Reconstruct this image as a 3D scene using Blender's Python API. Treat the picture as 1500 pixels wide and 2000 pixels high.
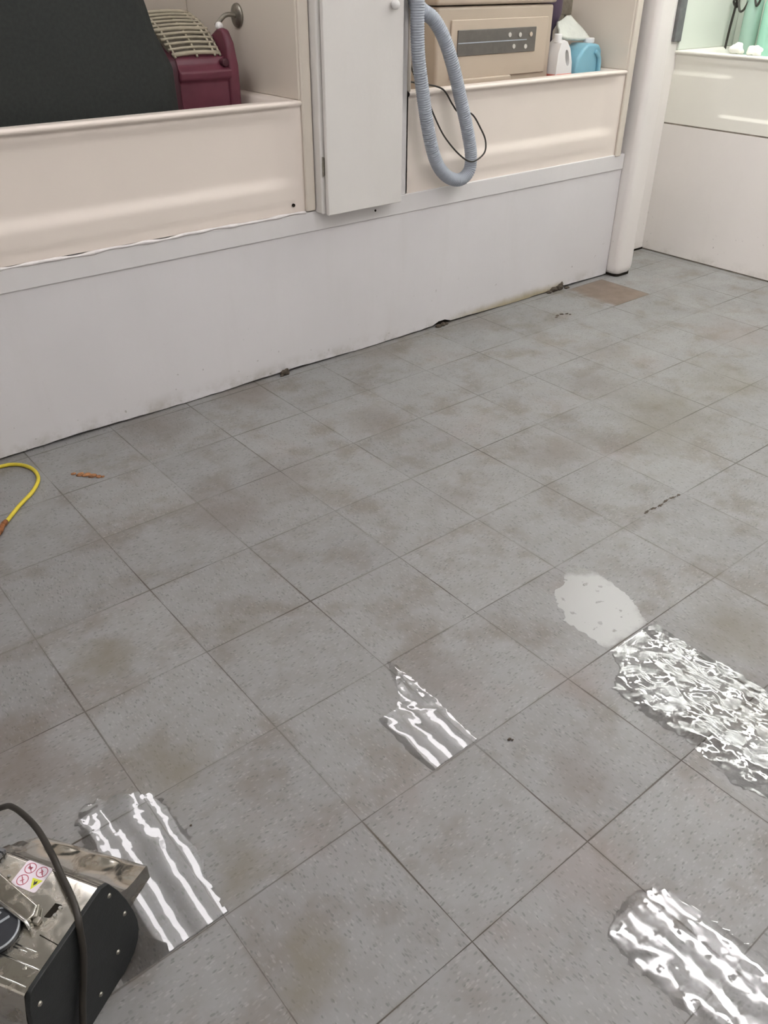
import bpy, bmesh, math, random
from mathutils import Vector, Matrix
random.seed(7)
S = bpy.context.scene
for o in list(bpy.data.objects):
    bpy.data.objects.remove(o)

# ------------------------------------------------------------------ camera
cam_d = bpy.data.cameras.new('camera')
cam = bpy.data.objects.new('camera', cam_d)
S.collection.objects.link(cam)
S.camera = cam
cam_d.sensor_fit = 'VERTICAL'
cam_d.sensor_height = 36.0
cam_d.lens = 1607.28 / 2000.0 * 36.0
cam_d.clip_start = 0.02
right = Vector((0.77449, -0.63257, 0.00404))
down = Vector((-0.34638, -0.42942, -0.83404))
fwd = Vector((0.52932, 0.64456, -0.55169))
M = Matrix(((right.x, -down.x, -fwd.x), (right.y, -down.y, -fwd.y), (right.z, -down.z, -fwd.z))).to_4x4()
M.translation = Vector((-0.60421, -0.79855, 1.38186))
cam.matrix_world = M

# ------------------------------------------------------------------ world, exposure, light levels
W = bpy.data.worlds.new('world')
S.world = W
W.use_nodes = True
W.node_tree.nodes['Background'].inputs[0].default_value = (0.75, 0.85, 1.0, 1)
W.node_tree.nodes['Background'].inputs[1].default_value = 0.03
S.view_settings.view_transform = 'Standard'
S.view_settings.look = 'None'
S.view_settings.exposure = 0.06
S.view_settings.gamma = 1.0
TUBE_STRENGTH = 15.5
ROOM_STRENGTH = 20.0
MIDDLE_STRENGTH = 46.0
TUBE_COLOR = (1.0, 0.965, 0.985)
ALCOVE_STRENGTH = 40.0
CEIL = 2.6
T = 0.3048

# ------------------------------------------------------------------ helpers
C = S.collection

def obj(name, bm, m, parent=None, smooth=False, bevel=0.0, seg=2):
    me = bpy.data.meshes.new(name)
    bmesh.ops.recalc_face_normals(bm, faces=bm.faces)
    bm.to_mesh(me)
    bm.free()
    if m:
        me.materials.append(m)
    o = bpy.data.objects.new(name, me)
    C.objects.link(o)
    if parent:
        o.parent = parent
    if smooth or bevel:
        for p in me.polygons:
            p.use_smooth = True
    if bevel:
        b = o.modifiers.new('bevel', 'BEVEL')
        b.width = bevel
        b.segments = seg
        b.limit_method = 'ANGLE'
        b.angle_limit = math.radians(35)
        w = o.modifiers.new('wn', 'WEIGHTED_NORMAL')
        w.keep_sharp = True
    return o

def tag(o, label, cat, group=None, kind=None):
    o['label'] = label
    o['category'] = cat
    if group:
        o['group'] = group
    if kind:
        o['kind'] = kind
    return o

def thing(name, label, cat, loc=(0, 0, 0), rotz=0.0, group=None):
    o = bpy.data.objects.new(name, None)
    C.objects.link(o)
    o.location = loc
    o.rotation_euler = (0, 0, rotz)
    o.empty_display_size = 0.05
    return tag(o, label, cat, group)

def struct(name, bm, m, parent=None, **k):
    o = obj(name, bm, m, parent, **k)
    if not parent:
        o['kind'] = 'structure'
    return o

def box(bm, x0, x1, y0, y1, z0, z1):
    vs = [bm.verts.new((x, y, z)) for x in (x0, x1) for y in (y0, y1) for z in (z0, z1)]
    for f in ((0, 1, 3, 2), (4, 6, 7, 5), (0, 4, 5, 1), (2, 3, 7, 6), (0, 2, 6, 4), (1, 5, 7, 3)):
        bm.faces.new([vs[i] for i in f])
    return bm

def bx(*a):
    return box(bmesh.new(), *a)

def prism(bm, pts, f0, f1):
    """pts: 2D outline; f0/f1 map (a,b) -> 3D for the two caps."""
    A = [bm.verts.new(f0(*p)) for p in pts]
    B = [bm.verts.new(f1(*p)) for p in pts]
    bm.faces.new(A)
    bm.faces.new(B[::-1])
    n = len(pts)
    for i in range(n):
        bm.faces.new((A[i], B[i], B[(i + 1) % n], A[(i + 1) % n]))
    return bm

def catmull(pts, n=12, closed=False):
    P = [Vector(p) for p in pts]
    out = []
    for i in range(len(P) - 1):
        p0 = P[i - 1] if i > 0 else P[0] * 2 - P[1]
        p1, p2 = P[i], P[i + 1]
        p3 = P[i + 2] if i + 2 < len(P) else P[-1] * 2 - P[-2]
        for k in range(n):
            t = k / n
            out.append(0.5 * ((2 * p1) + (p2 - p0) * t + (2 * p0 - 5 * p1 + 4 * p2 - p3) * t * t + (3 * p1 - p0 - 3 * p2 + p3) * t ** 3))
    out.append(P[-1].copy())
    return out

def resample(P, step):
    out = [P[0].copy()]
    acc = 0.0
    for a, b in zip(P, P[1:]):
        L = (b - a).length
        while L > 1e-9 and acc + L >= step:
            t = (step - acc) / L
            a = a.lerp(b, t)
            out.append(a.copy())
            L = (b - a).length
            acc = 0.0
        acc += L
    return out

def tube(bm, P, rad, seg=12, cap=True):
    """rad: number or function(index, arclength)"""
    n = len(P)
    tan = [(P[min(i + 1, n - 1)] - P[max(i - 1, 0)]).normalized() for i in range(n)]
    u = tan[0].orthogonal().normalized()
    rings = []
    s = 0.0
    for i in range(n):
        if i:
            s += (P[i] - P[i - 1]).length
            u = (u - tan[i] * u.dot(tan[i])).normalized()
        v = tan[i].cross(u)
        r = rad(i, s) if callable(rad) else rad
        rings.append([bm.verts.new(P[i] + (u * math.cos(2 * math.pi * k / seg) + v * math.sin(2 * math.pi * k / seg)) * r) for k in range(seg)])
    for a, b in zip(rings, rings[1:]):
        for k in range(seg):
            bm.faces.new((a[k], a[(k + 1) % seg], b[(k + 1) % seg], b[k]))
    if cap:
        bm.faces.new(rings[0][::-1])
        bm.faces.new(rings[-1])
    return bm

def cyl(bm, a, b, r, seg=20, r2=None):
    a, b = Vector(a), Vector(b)
    r2 = r if r2 is None else r2
    return tube(bm, [a, b], lambda i, s: r if i == 0 else r2, seg)

def lathe(bm, prof, cx, cy, seg=28):
    """prof: list of (radius, z)"""
    rings = []
    for r, z in prof:
        rings.append([bm.verts.new((cx + r * math.cos(2 * math.pi * k / seg), cy + r * math.sin(2 * math.pi * k / seg), z)) for k in range(seg)])
    for a, b in zip(rings, rings[1:]):
        for k in range(seg):
            bm.faces.new((a[k], a[(k + 1) % seg], b[(k + 1) % seg], b[k]))
    bm.faces.new(rings[0][::-1])
    bm.faces.new(rings[-1])
    return bm

def loft(bm, rings, cap0=False, cap1=True, closed=True):
    R = [[bm.verts.new(p) for p in r] for r in rings]
    n = len(R[0])
    for a, b in zip(R, R[1:]):
        for k in range(n if closed else n - 1):
            bm.faces.new((a[k], a[(k + 1) % n], b[(k + 1) % n], b[k]))
    if cap0:
        bm.faces.new(R[0][::-1])
    if cap1:
        bm.faces.new(R[-1])
    return bm

def rrect(x0, x1, y0, y1, r, z, n=5):
    out = []
    for cx, cy, a0 in ((x1 - r, y1 - r, 0), (x0 + r, y1 - r, 90), (x0 + r, y0 + r, 180), (x1 - r, y0 + r, 270)):
        for k in range(n + 1):
            a = math.radians(a0 + 90 * k / n)
            out.append((cx + r * math.cos(a), cy + r * math.sin(a), z))
    return out

# ------------------------------------------------------------------ node helper
class NT:
    def __init__(s, name):
        s.m = bpy.data.materials.new(name)
        s.m.use_nodes = True
        s.t = s.m.node_tree
        s.n = s.t.nodes
        s.b = s.n['Principled BSDF']
        s.out = s.n['Material Output']
        tc = s.n.new('ShaderNodeTexCoord')
        s.co = tc.outputs['Object']

    def lk(s, a, b):
        if isinstance(a, (int, float)):
            b.default_value = a
        elif isinstance(a, tuple):
            b.default_value = a if len(a) == 4 or b.type == 'VECTOR' else (*a, 1)
        else:
            s.t.links.new(a, b)

    def math(s, op, a, b=0.0, c=0.0, clamp=False):
        n = s.n.new('ShaderNodeMath')
        n.operation = op
        n.use_clamp = clamp
        s.lk(a, n.inputs[0]); s.lk(b, n.inputs[1]); s.lk(c, n.inputs[2])
        return n.outputs[0]

    def vmath(s, op, a, b=(0, 0, 0)):
        n = s.n.new('ShaderNodeVectorMath')
        n.operation = op
        s.lk(a, n.inputs[0]); s.lk(b, n.inputs[1])
        return n.outputs['Value'] if op in ('DISTANCE', 'LENGTH') else n.outputs[0]

    def noise(s, scale, detail=3.0, rough=0.5, vec=None, col=False, dist=0.0):
        n = s.n.new('ShaderNodeTexNoise')
        n.inputs['Scale'].default_value = scale
        n.inputs['Detail'].default_value = detail
        n.inputs['Roughness'].default_value = rough
        n.inputs['Distortion'].default_value = dist
        s.t.links.new(vec or s.co, n.inputs['Vector'])
        return n.outputs['Color'] if col else n.outputs[0]

    def ramp(s, v, a, b, lo=0.0, hi=1.0, smooth=True):
        n = s.n.new('ShaderNodeMapRange')
        n.interpolation_type = 'SMOOTHSTEP' if smooth else 'LINEAR'
        s.lk(v, n.inputs['Value'])
        n.inputs['From Min'].default_value = a
        n.inputs['From Max'].default_value = b
        n.inputs['To Min'].default_value = lo
        n.inputs['To Max'].default_value = hi
        return n.outputs[0]

    def mix(s, f, a, b, mode='MIX'):
        n = s.n.new('ShaderNodeMix')
        n.data_type = 'RGBA'
        n.blend_type = mode
        s.lk(f, n.inputs[0]); s.lk(a, n.inputs[6]); s.lk(b, n.inputs[7])
        return n.outputs[2]

    def scalev(s, v):
        return s.vmath('MULTIPLY', s.co, v)

    def bump(s, h, strength=1.0, dist=1.0):
        n = s.n.new('ShaderNodeBump')
        n.inputs['Strength'].default_value = strength
        n.inputs['Distance'].default_value = dist
        s.lk(h, n.inputs['Height'])
        return n.outputs[0]

    def set(s, **k):
        for a, v in k.items():
            s.lk(v, s.b.inputs[a.replace('_', ' ')])
        return s

def plain(name, col, rough=0.5, metal=0.0, var=0.08, scale=8.0, bump=0.0, bscale=60.0, spec=0.5, **k):
    t = NT(name)
    n = t.noise(scale, 4)
    f = t.ramp(n, 0.3, 0.7, 1 - var, 1 + var, False)
    t.set(Base_Color=t.mix(1.0, tuple(col), f, 'MULTIPLY'), Roughness=rough, Metallic=metal)
    t.b.inputs['Specular IOR Level'].default_value = spec
    if bump:
        t.lk(t.bump(t.noise(bscale, 3), 1.0, bump), t.b.inputs['Normal'])
    for a, v in k.items():
        t.lk(v, t.b.inputs[a.replace('_', ' ')])
    return t.m

# ------------------------------------------------------------------ materials
FLOOR_BASE = (0.228, 0.224, 0.224)
def floor_material():
    t = NT('vinyl_tile')
    sep = t.n.new('ShaderNodeSeparateXYZ')
    t.t.links.new(t.co, sep.inputs[0])
    X, Y = sep.outputs[0], sep.outputs[1]
    gx, gy = t.math('DIVIDE', X, T), t.math('DIVIDE', Y, T)
    cx, cy = t.math('FLOOR', gx), t.math('FLOOR', gy)
    fx, fy = t.math('FRACT', gx), t.math('FRACT', gy)
    ex = t.math('MINIMUM', fx, t.math('SUBTRACT', 1.0, fx))
    ey = t.math('MINIMUM', fy, t.math('SUBTRACT', 1.0, fy))
    e = t.math('MULTIPLY', t.math('MINIMUM', ex, ey), T)
    cell = t.n.new('ShaderNodeCombineXYZ')
    t.lk(cx, cell.inputs[0]); t.lk(cy, cell.inputs[1])
    wn = t.n.new('ShaderNodeTexWhiteNoise')
    wn.noise_dimensions = '3D'
    t.lk(cell.outputs[0], wn.inputs['Vector'])
    rnd = wn.outputs['Value']
    par = t.math('MODULO', t.math('ADD', t.math('ADD', cx, cy), 100.0), 2.0)
    # chips: stretched cells, alternating direction from tile to tile
    def chips(sc):
        v = t.n.new('ShaderNodeTexVoronoi')
        v.inputs['Scale'].default_value = 1.0
        t.t.links.new(t.vmath('ADD', t.scalev(sc), t.vmath('MULTIPLY', t.noise(30, 2, col=True), (2.2, 2.2, 0))), v.inputs['Vector'])
        return v.outputs['Color'], v.outputs['Distance']
    ca, da = chips((250, 110, 1))
    cb, db = chips((110, 250, 1))
    cc = t.mix(par, ca, cb)
    dd = t.math('ADD', t.math('MULTIPLY', da, t.math('SUBTRACT', 1.0, par)), t.math('MULTIPLY', db, par))
    sc = t.n.new('ShaderNodeSeparateColor')
    t.lk(cc, sc.inputs[0])
    core = t.ramp(dd, 0.32, 0.62, 1.0, 0.0)
    dark = t.math('MULTIPLY', t.ramp(sc.outputs[0], 0.66, 0.95), core)
    light = t.math('MULTIPLY', t.ramp(sc.outputs[1], 0.62, 0.95), core)
    base = t.mix(t.noise(2.3, 3, 0.55), tuple(c * 0.90 for c in FLOOR_BASE), tuple(c * 1.12 for c in FLOOR_BASE))
    # general soft mottle
    base = t.mix(t.ramp(t.noise(14, 5, 0.65), 0.35, 0.7, 0, 0.45), base, (0.188, 0.178, 0.165))
    base = t.mix(t.ramp(t.noise(5.2, 4, 0.6, t.vmath('ADD', t.co, (3.1, 7.7, 0))), 0.47, 0.70, 0, 0.85), base, (0.165, 0.147, 0.128))
    base = t.mix(t.ramp(t.noise(3.1, 4, 0.6, t.vmath('ADD', t.co, (13.1, 2.7, 0))), 0.55, 0.75, 0, 0.35), base, (0.225, 0.185, 0.172))
    base = t.mix(t.math('MULTIPLY', dark, 0.50), base, (0.088, 0.090, 0.084))
    base = t.mix(t.math('MULTIPLY', light, 0.32), base, (0.335, 0.33, 0.315))
    base = t.mix(1.0, base, t.ramp(rnd, 0, 1, 0.95, 1.05, False), 'MULTIPLY')
    # dirt and stains, each with its own place on the floor
    warp = t.vmath('ADD', t.co, t.vmath('MULTIPLY', t.vmath('SUBTRACT', t.noise(9, 4, 0.6, col=True), (0.5, 0.5, 0.5)), (0.20, 0.20, 0)))
    st = [(-0.198, 0.733, .075, .55, 0), (-0.225, 0.364, .10, .6, 0), (-0.236, -0.169, .075, .6, 0), (0.346, 1.119, .15, .45, 1),
          (1.429, 0.737, .14, .5, 1), (0.373, 0.183, .11, .35, 1), (0.419, -0.175, .09, .4, 1), (1.073, -0.155, .14, .55, 0),
          (-0.224, 0.061, .075, .5, 0), (-0.453, 0.532, .09, .55, 1), (2.244, 1.18, .16, .35, 1), (0.434, 1.78, .14, .5, 1),
          (0.609, 1.179, .15, .4, 1), (1.987, 0.692, .22, .4, 0), (0.259, -0.345, .11, .35, 2), (1.799, 0.582, .16, .4, 0),
          (-0.453, 0.655, .07, .4, 1), (1.975, 0.994, .14, .35, 1), (1.08, 1.313, .13, .4, 1), (0.828, 1.80, .16, .55, 1),
          (1.5, 1.80, .16, .4, 1), (2.1, 1.80, .16, .4, 1), (0.62, -0.02, .09, .3, 2), (0.95, 0.75, .09, .25, 1), (2.4, 0.7, .2, .35, 0),
          (-0.42, 0.24, .09, .4, 1), (2.68, 1.86, .08, .6, 1), (0.12, 0.62, .1, .2, 0), (2.9, 0.95, .2, .3, 2)]
    tint = [(0.140, 0.120, 0.080), (0.132, 0.106, 0.084), (0.205, 0.155, 0.135)]
    for x, y, r, k, c in st:
        d = t.vmath('DISTANCE', warp, (x, y, 0))
        base = t.mix(t.ramp(d, r * 1.3, r * 0.05, 0, min(1, k * 1.05)), base, tint[c])
    # brown worn tile by the post
    inx = t.math('COMPARE', cx, 9.0, 0.2)
    iny = t.math('COMPARE', cy, 5.0, 0.2)
    br = t.math('MULTIPLY', inx, iny)
    br = t.math('MULTIPLY', br, t.ramp(t.math('ADD', X, t.math('MULTIPLY', t.noise(12, 3), 0.10)), 2.80, 2.86))
    base = t.mix(t.math('MULTIPLY', br, 0.88), base, t.mix(t.noise(20, 4), (0.115, 0.078, 0.052), (0.19, 0.14, 0.105)))
    # seams
    w = t.ramp(t.noise(5, 3), 0.35, 0.65, 0.0007, 0.0021)
    ln = t.math('SUBTRACT', 1.0, t.ramp(t.math('DIVIDE', e, w), 0.55, 1.25), clamp=True)
    ln = t.math('MULTIPLY', ln, t.ramp(t.noise(1.7, 2), 0.38, 0.62, 0.32, 0.95))
    base = t.mix(ln, base, (0.045, 0.036, 0.026))
    # soft grime along the seams
    gr = t.math('MULTIPLY', t.ramp(e, 0.0, 0.007, 1.0, 0.0), t.ramp(t.noise(7, 3), 0.4, 0.7, 0.0, 0.4))
    base = t.mix(gr, base, (0.10, 0.085, 0.062))
    rough = t.math('ADD', t.ramp(t.noise(6, 4), 0.3, 0.7, 0.40, 0.56), t.math('MULTIPLY', dark, 0.05))
    hb = t.math('ADD', t.math('MULTIPLY', ln, -0.0004), t.math('MULTIPLY', t.noise(90, 3), 0.00012))
    t.set(Base_Color=base, Roughness=rough)
    t.b.inputs['Specular IOR Level'].default_value = 0.35
    t.lk(t.bump(hb, 1.0, 1.0), t.b.inputs['Normal'])
    return t.m

def painted(name, col, dirt=0.0, low=None):
    t = NT(name)
    sep = t.n.new('ShaderNodeSeparateXYZ')
    t.t.links.new(t.co, sep.inputs[0])
    Xc, Z = sep.outputs[0], sep.outputs[2]
    base = t.mix(t.ramp(t.noise(1.8, 4), 0.35, 0.7), tuple(c * 0.95 for c in col), tuple(col))
    str_ = t.noise(1.0, 4, 0.6, t.scalev((9, 9, 1.3)))
    base = t.mix(t.ramp(str_, 0.5, 0.8, 0, 0.16), base, tuple(c * v for c, v in zip(col, (0.80, 0.78, 0.74))))
    if dirt:
        edge = t.ramp(Z, 0.0, 0.075, 1, 0)
        base = t.mix(t.math('MULTIPLY', edge, t.ramp(t.noise(7, 5, 0.7), 0.42, 0.7, 0, dirt)), base, (0.30, 0.27, 0.21))
        spots = t.math('MULTIPLY', t.ramp(t.noise(38, 2), 0.70, 0.76), t.ramp(Z, 0.05, 0.30, 0.5, 0.0))
        base = t.mix(spots, base, (0.22, 0.2, 0.17))
    if low:
        x0, x1 = low
        band = t.math('MULTIPLY', t.ramp(Xc, x0, x0 + 0.35), t.ramp(Xc, x1 + 0.05, x1 - 0.02))
        hh = t.math('ADD', Z, t.math('MULTIPLY', t.noise(8, 4), -0.035))
        base = t.mix(t.math('MULTIPLY', band, t.ramp(hh, 0.035, -0.012, 0, 0.85)), base, (0.34, 0.28, 0.155))
    t.set(Base_Color=base, Roughness=0.42)
    t.b.inputs['Specular IOR Level'].default_value = 0.35
    t.lk(t.bump(t.noise(35, 4), 1.0, 0.0006), t.b.inputs['Normal'])
    return t.m

m_floor = floor_material()
m_panel = painted('white_panel_paint', (0.72, 0.70, 0.705), 0.6, (1.9, 2.75))
m_panel3 = painted('bright_white_board', (0.84, 0.80, 0.765), 0.35)
m_paint = painted('white_trim_paint', (0.74, 0.72, 0.715))
m_door = painted('white_door_paint', (0.73, 0.705, 0.675))
m_wall = plain('room_wall', (0.66, 0.64, 0.60), 0.6, var=0.04, scale=2, bump=0.0004)
m_ceil = plain('ceiling_tile', (0.62, 0.62, 0.58), 0.85, var=0.05, scale=30, bump=0.002, bscale=120)
m_tub = plain('cream_fiberglass', (0.80, 0.72, 0.65), 0.46, var=0.03, scale=1.5, spec=0.32, bump=0.0004, bscale=10)
m_tubw = plain('white_fiberglass', (0.82, 0.80, 0.73), 0.40, var=0.03, scale=2, spec=0.4, bump=0.0004, bscale=10)
m_sur = plain('surround_fiberglass', (0.66, 0.60, 0.52), 0.28, var=0.03, scale=1.5, spec=0.45)
m_surg = plain('surround_green_white', (0.66, 0.69, 0.63), 0.25, var=0.03, scale=1.5, spec=0.45)
m_caulk = plain('white_caulk', (0.80, 0.76, 0.75), 0.4, var=0.1, scale=25, bump=0.003, bscale=40)
m_gap = plain('dark_gap', (0.02, 0.017, 0.013), 0.9, var=0.3, scale=20, spec=0.1)
m_seam = plain('shadow_seam', (0.22, 0.19, 0.155), 0.8, var=0.3, scale=20)
m_blackpl = plain('black_coated_panel', (0.012, 0.014, 0.014), 0.5, var=0.25, scale=60, bump=0.0004, bscale=400, spec=0.45)
m_blackcase = plain('black_textured_shell', (0.024, 0.027, 0.025), 0.75, var=0.15, scale=90, bump=0.0008, bscale=260, spec=0.35)
m_maroon = plain('maroon_plastic', (0.13, 0.033, 0.050), 0.42, var=0.15, scale=12, spec=0.4)
m_maroon_d = plain('dark_maroon_plastic', (0.055, 0.009, 0.018), 0.5, var=0.15, scale=12)
m_grille = plain('cream_grille_plastic', (0.40, 0.36, 0.27), 0.5, var=0.12, scale=30)
m_beige = plain('beige_plastic_case', (0.44, 0.365, 0.29), 0.45, var=0.03, scale=5)
m_beige_l = plain('light_beige_plastic', (0.47, 0.39, 0.31), 0.45, var=0.03, scale=5)
m_strip = plain('dark_brown_grey_label', (0.105, 0.095, 0.085), 0.5, var=0.1, scale=40)
m_grey = plain('grey_hose_vinyl', (0.35, 0.38, 0.43), 0.48, var=0.06, scale=12)
m_cord = plain('dark_cord_rubber', (0.022, 0.018, 0.013), 0.5, var=0.15, scale=30)
m_yellow = plain('yellow_cord_vinyl', (0.62, 0.50, 0.035), 0.42, var=0.1, scale=30)
m_rust = plain('rusty_brass', (0.24, 0.09, 0.03), 0.6, 0.4, var=0.5, scale=120, bump=0.003, bscale=200)
m_steel = plain('stainless_trim', (0.6, 0.6, 0.57), 0.22, 1.0, var=0.1, scale=40)
m_dsteel = plain('dull_grey_metal', (0.30, 0.28, 0.24), 0.4, 0.8, var=0.2, scale=40)
m_white = plain('white_plastic', (0.78, 0.77, 0.76), 0.35, var=0.03)
m_button = plain('pale_button', (0.52, 0.50, 0.46), 0.5)
m_red = plain('faded_red_label', (0.62, 0.20, 0.16), 0.5, var=0.1)
m_blue = plain('blue_plastic_jug', (0.24, 0.50, 0.62), 0.3, var=0.06, Transmission_Weight=0.15)
m_cloth = plain('crumpled_white_sheet', (0.66, 0.68, 0.62), 0.7, var=0.08, scale=14, bump=0.01, bscale=18)
m_rag = plain('white_cloth', (0.86, 0.87, 0.80), 0.8, var=0.05, scale=20, bump=0.01, bscale=30)
m_purple = plain('dark_purple_plastic', (0.075, 0.05, 0.085), 0.4, var=0.1)
m_greymet = plain('dark_grey_strip', (0.115, 0.115, 0.12), 0.45, var=0.2, scale=30)
m_sticker = plain('sticker_white', (0.78, 0.70, 0.76), 0.4, var=0.04)
m_stred = plain('sticker_red_print', (0.42, 0.10, 0.14), 0.5, var=0.2, scale=200)
m_stblk = plain('sticker_black_print', (0.03, 0.03, 0.03), 0.5)
m_styel = plain('sticker_yellow', (0.62, 0.66, 0.04), 0.4, var=0.1)
m_badge = plain('badge_dark', (0.022, 0.024, 0.03), 0.35, var=0.2, scale=50)
m_silver = plain('badge_silver', (0.34, 0.36, 0.38), 0.35, 0.3, var=0.1, scale=50)
m_dirt = plain('dark_dirt', (0.07, 0.055, 0.04), 0.9, var=0.4, scale=90, bump=0.004, bscale=120)
m_rustdirt = plain('orange_brown_debris', (0.30, 0.135, 0.055), 0.85, var=0.4, scale=60, bump=0.003, bscale=120)

def chrome_material(name='soiled_polished_steel', wave=0.00045, extra=0.0):
    t = NT(name)
    sm = t.ramp(t.noise(26, 5, 0.65, dist=0.6), 0.45, 0.68)
    t.set(Base_Color=t.mix(sm, (0.62, 0.60, 0.55), (0.40, 0.36, 0.30)), Metallic=1.0,
          Roughness=t.math('ADD', t.math('MULTIPLY', sm, 0.20), 0.12 + extra))
    t.lk(t.bump(t.noise(6, 2), 1.0, wave), t.b.inputs['Normal'])
    return t.m
m_chrome = chrome_material()
m_chrome_flat = chrome_material('soiled_flat_steel', 0.00012, 0.05)

def clear_material(name, col, rough, mixf):
    t = NT(name)
    t.set(Base_Color=col, Roughness=rough)
    tr = t.n.new('ShaderNodeBsdfTransparent')
    tr.inputs[0].default_value = (*[0.5 + 0.5 * c for c in col], 1)
    mx = t.n.new('ShaderNodeMixShader')
    mx.inputs[0].default_value = mixf
    t.t.links.new(tr.outputs[0], mx.inputs[1])
    t.t.links.new(t.b.outputs[0], mx.inputs[2])
    t.t.links.new(mx.outputs[0], t.out.inputs[0])
    return t.m
m_teal = clear_material('teal_translucent_plastic', (0.42, 0.74, 0.60), 0.2, 0.75)
m_teal_p = clear_material('pale_teal_translucent_plastic', (0.44, 0.62, 0.53), 0.25, 0.6)

def water(name, ripple, scale, rough=0.015, edge=0.5, fall=None, holes=0.40, spec=1.0, painted_sheen=0.0):
    """thin clear liquid: fresnel reflection over a transparent film, broken up by dry islands"""
    t = NT(name)
    t.n.remove(t.b)
    fr = t.n.new('ShaderNodeFresnel')
    fr.inputs['IOR'].default_value = 1.52
    gl = t.n.new('ShaderNodeBsdfGlossy')
    t.lk(t.ramp(t.noise(26, 2), 0.36, 0.54, rough[0], rough[1]) if isinstance(rough, tuple) else rough, gl.inputs['Roughness'])
    gl.inputs['Color'].default_value = (spec, spec, spec, 1)
    tr = t.n.new('ShaderNodeBsdfTransparent')
    tr.inputs[0].default_value = (0.99, 0.99, 0.985, 1)
    sep = t.n.new('ShaderNodeSeparateXYZ')
    t.t.links.new(t.co, sep.inputs[0])
    amp = ripple
    if fall:                       # ripples grow from y0 to y1
        amp = t.ramp(sep.outputs[1], fall[0], fall[1], ripple * 0.12, ripple)
    h = t.math('ADD', t.noise(scale, 1, 0.4, dist=0.3), t.math('MULTIPLY', t.noise(scale * 3.1, 1), 0.08))
    bp = t.bump(t.math('MULTIPLY', h, amp), 1.0, 1.0)
    t.lk(bp, gl.inputs['Normal'])
    t.lk(bp, fr.inputs['Normal'])
    mx = t.n.new('ShaderNodeMixShader')
    isl = t.ramp(t.noise(48, 4, 0.6), holes - 0.03, holes + 0.03)
    if fall:
        isl = t.math('MAXIMUM', isl, t.ramp(sep.outputs[1], fall[1], fall[0]))
    t.lk(t.math('MULTIPLY', fr.outputs[0], isl), mx.inputs[0])
    if painted_sheen:
        df = t.n.new('ShaderNodeBsdfDiffuse')  # diffuse white paints the soft lamp reflection into the film
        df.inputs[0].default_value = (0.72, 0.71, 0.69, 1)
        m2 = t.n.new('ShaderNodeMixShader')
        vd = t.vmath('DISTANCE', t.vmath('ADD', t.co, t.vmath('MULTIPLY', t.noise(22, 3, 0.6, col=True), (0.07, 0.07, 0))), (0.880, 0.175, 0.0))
        vf = t.math('MULTIPLY', t.ramp(vd, 0.19, 0.12, 0.05, painted_sheen), t.ramp(t.noise(33, 3), 0.27, 0.38, 0.25, 1.0))
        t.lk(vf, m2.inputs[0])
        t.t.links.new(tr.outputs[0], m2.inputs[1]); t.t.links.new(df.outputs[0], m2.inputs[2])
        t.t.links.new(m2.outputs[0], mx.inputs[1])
    else:
        t.t.links.new(tr.outputs[0], mx.inputs[1])
    t.t.links.new(gl.outputs[0], mx.inputs[2])
    t.t.links.new(mx.outputs[0], t.out.inputs[0])
    return t.m

def emit(name, col, s):
    t = NT(name)
    e = t.n.new('ShaderNodeEmission')
    e.inputs[0].default_value = (*col, 1)
    e.inputs[1].default_value = s
    t.t.links.new(e.outputs[0], t.out.inputs[0])
    return t.m
m_tube = emit('fluorescent_tube_glow', TUBE_COLOR, TUBE_STRENGTH)
m_tube_r = emit('room_tube_glow', TUBE_COLOR, ROOM_STRENGTH)
m_tube_m = emit('middle_tube_glow', TUBE_COLOR, MIDDLE_STRENGTH)
m_tube_g = emit('greenish_tube_glow', (0.98, 1.0, 0.96), ALCOVE_STRENGTH)
m_house = plain('fixture_white_enamel', (0.80, 0.80, 0.78), 0.5, var=0.02)

# ------------------------------------------------------------------ room shell
RX = 4.6; LX = -2.6; FY = -3.2; BY = 2.70
struct('floor', bx(LX, RX, FY, BY, -0.05, 0.0), m_floor)
struct('ceiling', bx(LX, RX, FY, BY, CEIL, CEIL + 0.05), m_ceil)
struct('wall_left', bx(LX - 0.05, LX, FY, BY, 0, CEIL), m_wall)
struct('wall_front', bx(LX, RX, FY - 0.05, FY, 0, CEIL), m_wall)
struct('wall_back', bx(LX, RX, BY, BY + 0.05, 0, CEIL), m_wall)
struct('wall_right', bx(RX, RX + 0.05, FY, BY, 0, CEIL), m_wall)
# knee wall under the raised bathtubs, its white board front, and the trim board above
struct('wall_knee', bx(LX, 3.13, 1.885, 1.93, 0, 0.60), m_gap)
bm = bmesh.new()                                   # board front with an uneven lower edge
xs = [LX + (3.125 - LX) * i / 150 for i in range(151)]
def lowz(x):
    z = 0.006 + 0.003 * math.sin(x * 7.1) + random.uniform(0, 0.003)
    if 1.88 < x < 1.98: z += 0.012
    if 2.66 < x < 2.80: z += 0.016 * (1 - abs(x - 2.73) / 0.07)
    return z
lo = [(x, lowz(x)) for x in xs]
A = [[bm.verts.new((x, y, z)) for x, z in lo] for y in (1.865, 1.885)]
B = [[bm.verts.new((x, y, 0.545)) for x in xs] for y in (1.865, 1.885)]
for i in range(150):
    bm.faces.new((A[0][i], A[0][i + 1], B[0][i + 1], B[0][i]))
    bm.faces.new((A[1][i + 1], A[1][i], B[1][i], B[1][i + 1]))
    bm.faces.new((A[0][i + 1], A[0][i], A[1][i], A[1][i + 1]))
    bm.faces.new((B[0][i], B[0][i + 1], B[1][i + 1], B[1][i]))
struct('wall_panel', bm, m_panel)
trim = struct('trim_1', bx(LX, 3.125, 1.8585, 1.885, 0.5405, 0.613), m_paint, bevel=0.003)
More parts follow.
